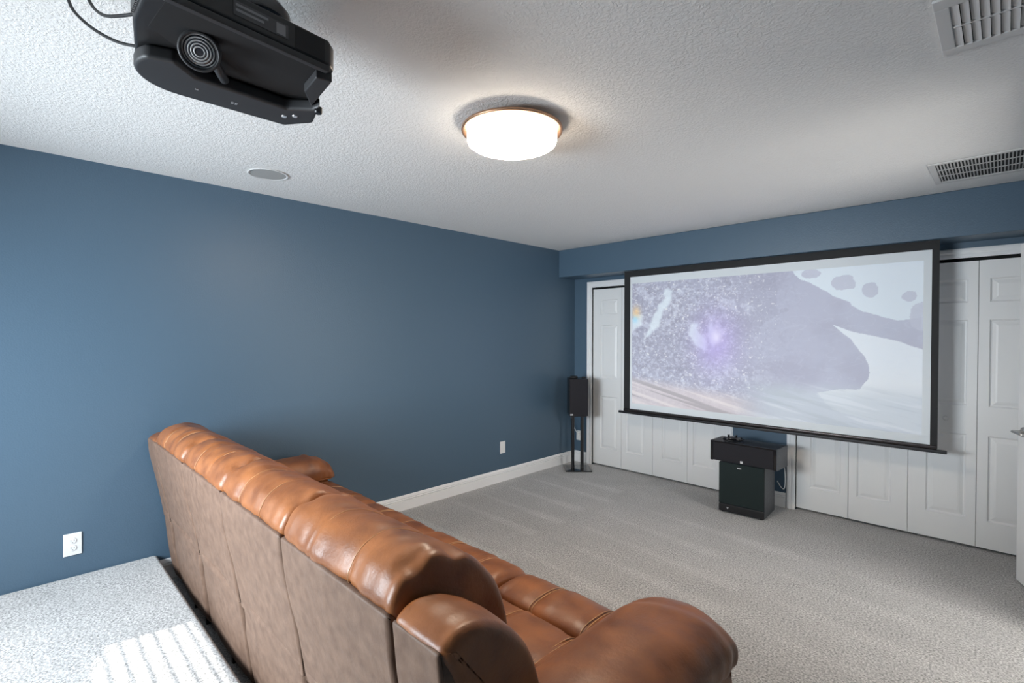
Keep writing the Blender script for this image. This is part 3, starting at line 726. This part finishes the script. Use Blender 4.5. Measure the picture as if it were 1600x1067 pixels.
# ------------------------------------------------------------ ceiling projector
pj = thing('ceiling_projector', 'black projector hung upside down from the ceiling at top left', 'projector', (2.15, .45, H)); pj['origin'] = (2.15, .45, H)
def prism(outline, z0, z1, chamfer=0):
    bm = bmesh.new(); A = [bm.verts.new((x, y, z0)) for x, y in outline]; B = [bm.verts.new((x, y, z1)) for x, y in outline]; n = len(outline)
    for i in range(n): bm.faces.new((A[i], A[(i+1) % n], B[(i+1) % n], B[i]))
    bm.faces.new(A[::-1]); bm.faces.new(B); return bm
def arc(cx, cy, r, a0, a1, n=10, ry=None):
    ry = ry or r
    return [(cx+r*math.cos(R(a0+(a1-a0)*i/n)), cy+ry*math.sin(R(a0+(a1-a0)*i/n))) for i in range(n+1)]
# plan outline of the upper shell: flat long side towards the room's right, rounded rear end
upper = [(2.335, .61), (2.31, .635), (2.02, .70), (1.945, .64)] + arc(2.06, .345, .115, 180, 265, 10) + [(2.20, .205), (2.33, .205), (2.375, .235)]
link('upper_shell', prism(upper, 2.223, 2.292), M_projbody, pj, bevel=.008, seg=3)
lower = [(2.03, .70), (1.945, .64)] + arc(2.06, .345, .118, 180, 300, 14) + [(2.14, .30), (2.085, .36), (2.075, .60), (2.12, .655), (2.16, .665)]
link('lower_shell', prism(lower, 2.185, 2.2215), M_projgrey, pj, bevel=.010, seg=3)
link('recess_floor', prism([(2.30, .60), (2.12, .65), (2.085, .56), (2.09, .38), (2.20, .235), (2.355, .245)], 2.2218, 2.2232), M_blackmat, pj)
link('side_rim', prism([(2.338, .612), (2.378, .236), (2.362, .234), (2.322, .606)], 2.205, 2.2215), M_projgrey, pj, bevel=.002)
link('nose_shell', prism([(2.12, .655), (2.31, .632), (2.30, .59), (2.20, .60)], 2.196, 2.2215), M_projgrey, pj, bevel=.004)
# label and vent on the long side (plane through (2.375,.235)-(2.335,.61))
sd = Vector((2.335-2.375, .61-.235, 0)).normalized(); sn = Vector((sd.y, -sd.x, 0))
Ms = Matrix((sd, Vector((0, 0, 1)), sn)).transposed().to_4x4(); Ms.translation = Vector((2.375, .235, 2.222))
l1 = link('label_plate', BX(.135, .265, .018, .052, .0005, .0015, M=Ms), M_label, pj); l1['label'] = 'grey information label with pale print'
link('print', BX((.14, .215, .040, .046, .0016, .002), (.14, .205, .028, .034, .0016, .002), (.235, .258, .022, .048, .0016, .002), M=Ms), M_label2, l1)
link('side_vent', BX(.285, .365, .006, .062, .0005, .0018, M=Ms), M_blackmat, pj)
# lens at the rear end of the recess
LM = Matrix.Scale(1.0, 4) @ Matrix.Translation((2.222, .335, 2.198)) @ Matrix.Scale(.92, 4) @ Matrix.Rotation(R(128), 4, 'Y') @ Matrix.Rotation(R(14), 4, 'X')
lb = link('lens_barrel', lathe(bmesh.new(), [(0, -.01), (.050, -.01), (.050, .020), (.046, .024), (.042, .022), (.042, .010), (0, .010)], 40, M=LM), M_projgrey, pj, smooth=True)
link('lens_glass', lathe(bmesh.new(), [(0, .022), (.014, .0215), (.028, .018), (.042, .011)], 40, M=LM), M_lens, lb, smooth=True)
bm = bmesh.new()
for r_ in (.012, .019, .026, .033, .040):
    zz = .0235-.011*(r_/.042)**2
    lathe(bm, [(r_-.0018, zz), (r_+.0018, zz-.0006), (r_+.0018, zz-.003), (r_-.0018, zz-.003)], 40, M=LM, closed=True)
link('lens_reflection_ring', bm, mat('pale_reflection', (.55, .55, .55), .35), lb, smooth=True)  # pale rings modelled in place of the blind's reflection in the glass
link('lens_cover_arm', tube(bmesh.new(), [(2.20, .36, 2.212), (2.14, .40, 2.200), (2.11, .42, 2.196)], .012, 12), M_projgrey, pj, smooth=True)
bm = bmesh.new()
for i in range(14):
    a = R(205+i*7.5); x = 2.28+.0*math.cos(a); 
link('rear_louvre', BX(*[(2.215+.0085*i, 2.219+.0085*i, .1995, .2045, 2.232, 2.284) for i in range(13)]), mat('louvre_grey', (.20, .20, .20), .5), pj)
for (x, y) in ((2.045, .635), (2.02, .612)): link('button', lathe(bmesh.new(), [(0, 2.1825), (.007, 2.1825), (.008, 2.185), (0, 2.185)], 20, M=Matrix.Translation((x, y, 0))), M_silver, pj, smooth=False)
link('front_knob', lathe(bmesh.new(), [(0, 2.178), (.010, 2.178), (.012, 2.183), (.012, 2.196), (0, 2.196)], 20, M=Matrix.Translation((2.13, .672, 0))), M_black, pj)
for lm_ in ((2.000, 2.014, .466, .472, 2.1838, 2.185), (2.000, 2.014, .476, .482, 2.1838, 2.185), (2.02, 2.026, .37, .378, 2.1838, 2.185)): link('logo_mark', BX(*lm_), M_label2, pj)
mt = link('ceiling_mount', lathe(bmesh.new(), [(0, 2.292), (.066, 2.292), (.072, 2.300), (.070, 2.325), (.050, 2.350), (.030, 2.365), (.026, 2.445), (.06, 2.455), (.062, 2.4645), (0, 2.4645)], 40, M=Matrix.Translation((2.27, .46, 0))), M_blackgloss, pj, smooth=True)
for i, pts in enumerate(([(2.08, .245, 2.225), (2.02, .20, 2.245), (1.93, .16, 2.30), (1.86, .13, 2.36), (1.80, .12, 2.42), (1.79, .11, 2.462)],
                         [(2.17, .215, 2.255), (2.10, .19, 2.27), (2.00, .175, 2.31), (1.90, .165, 2.37), (1.84, .155, 2.43), (1.83, .15, 2.462)])):
    tag(link('projector_cable', tube(bmesh.new(), spline(pts, 10), .004, 8), M_blackmat, smooth=True),
        ('lower of two black cables looping from the projector to the ceiling', 'upper of two black cables looping from the projector to the ceiling')[i], 'cable', 'projector cables')
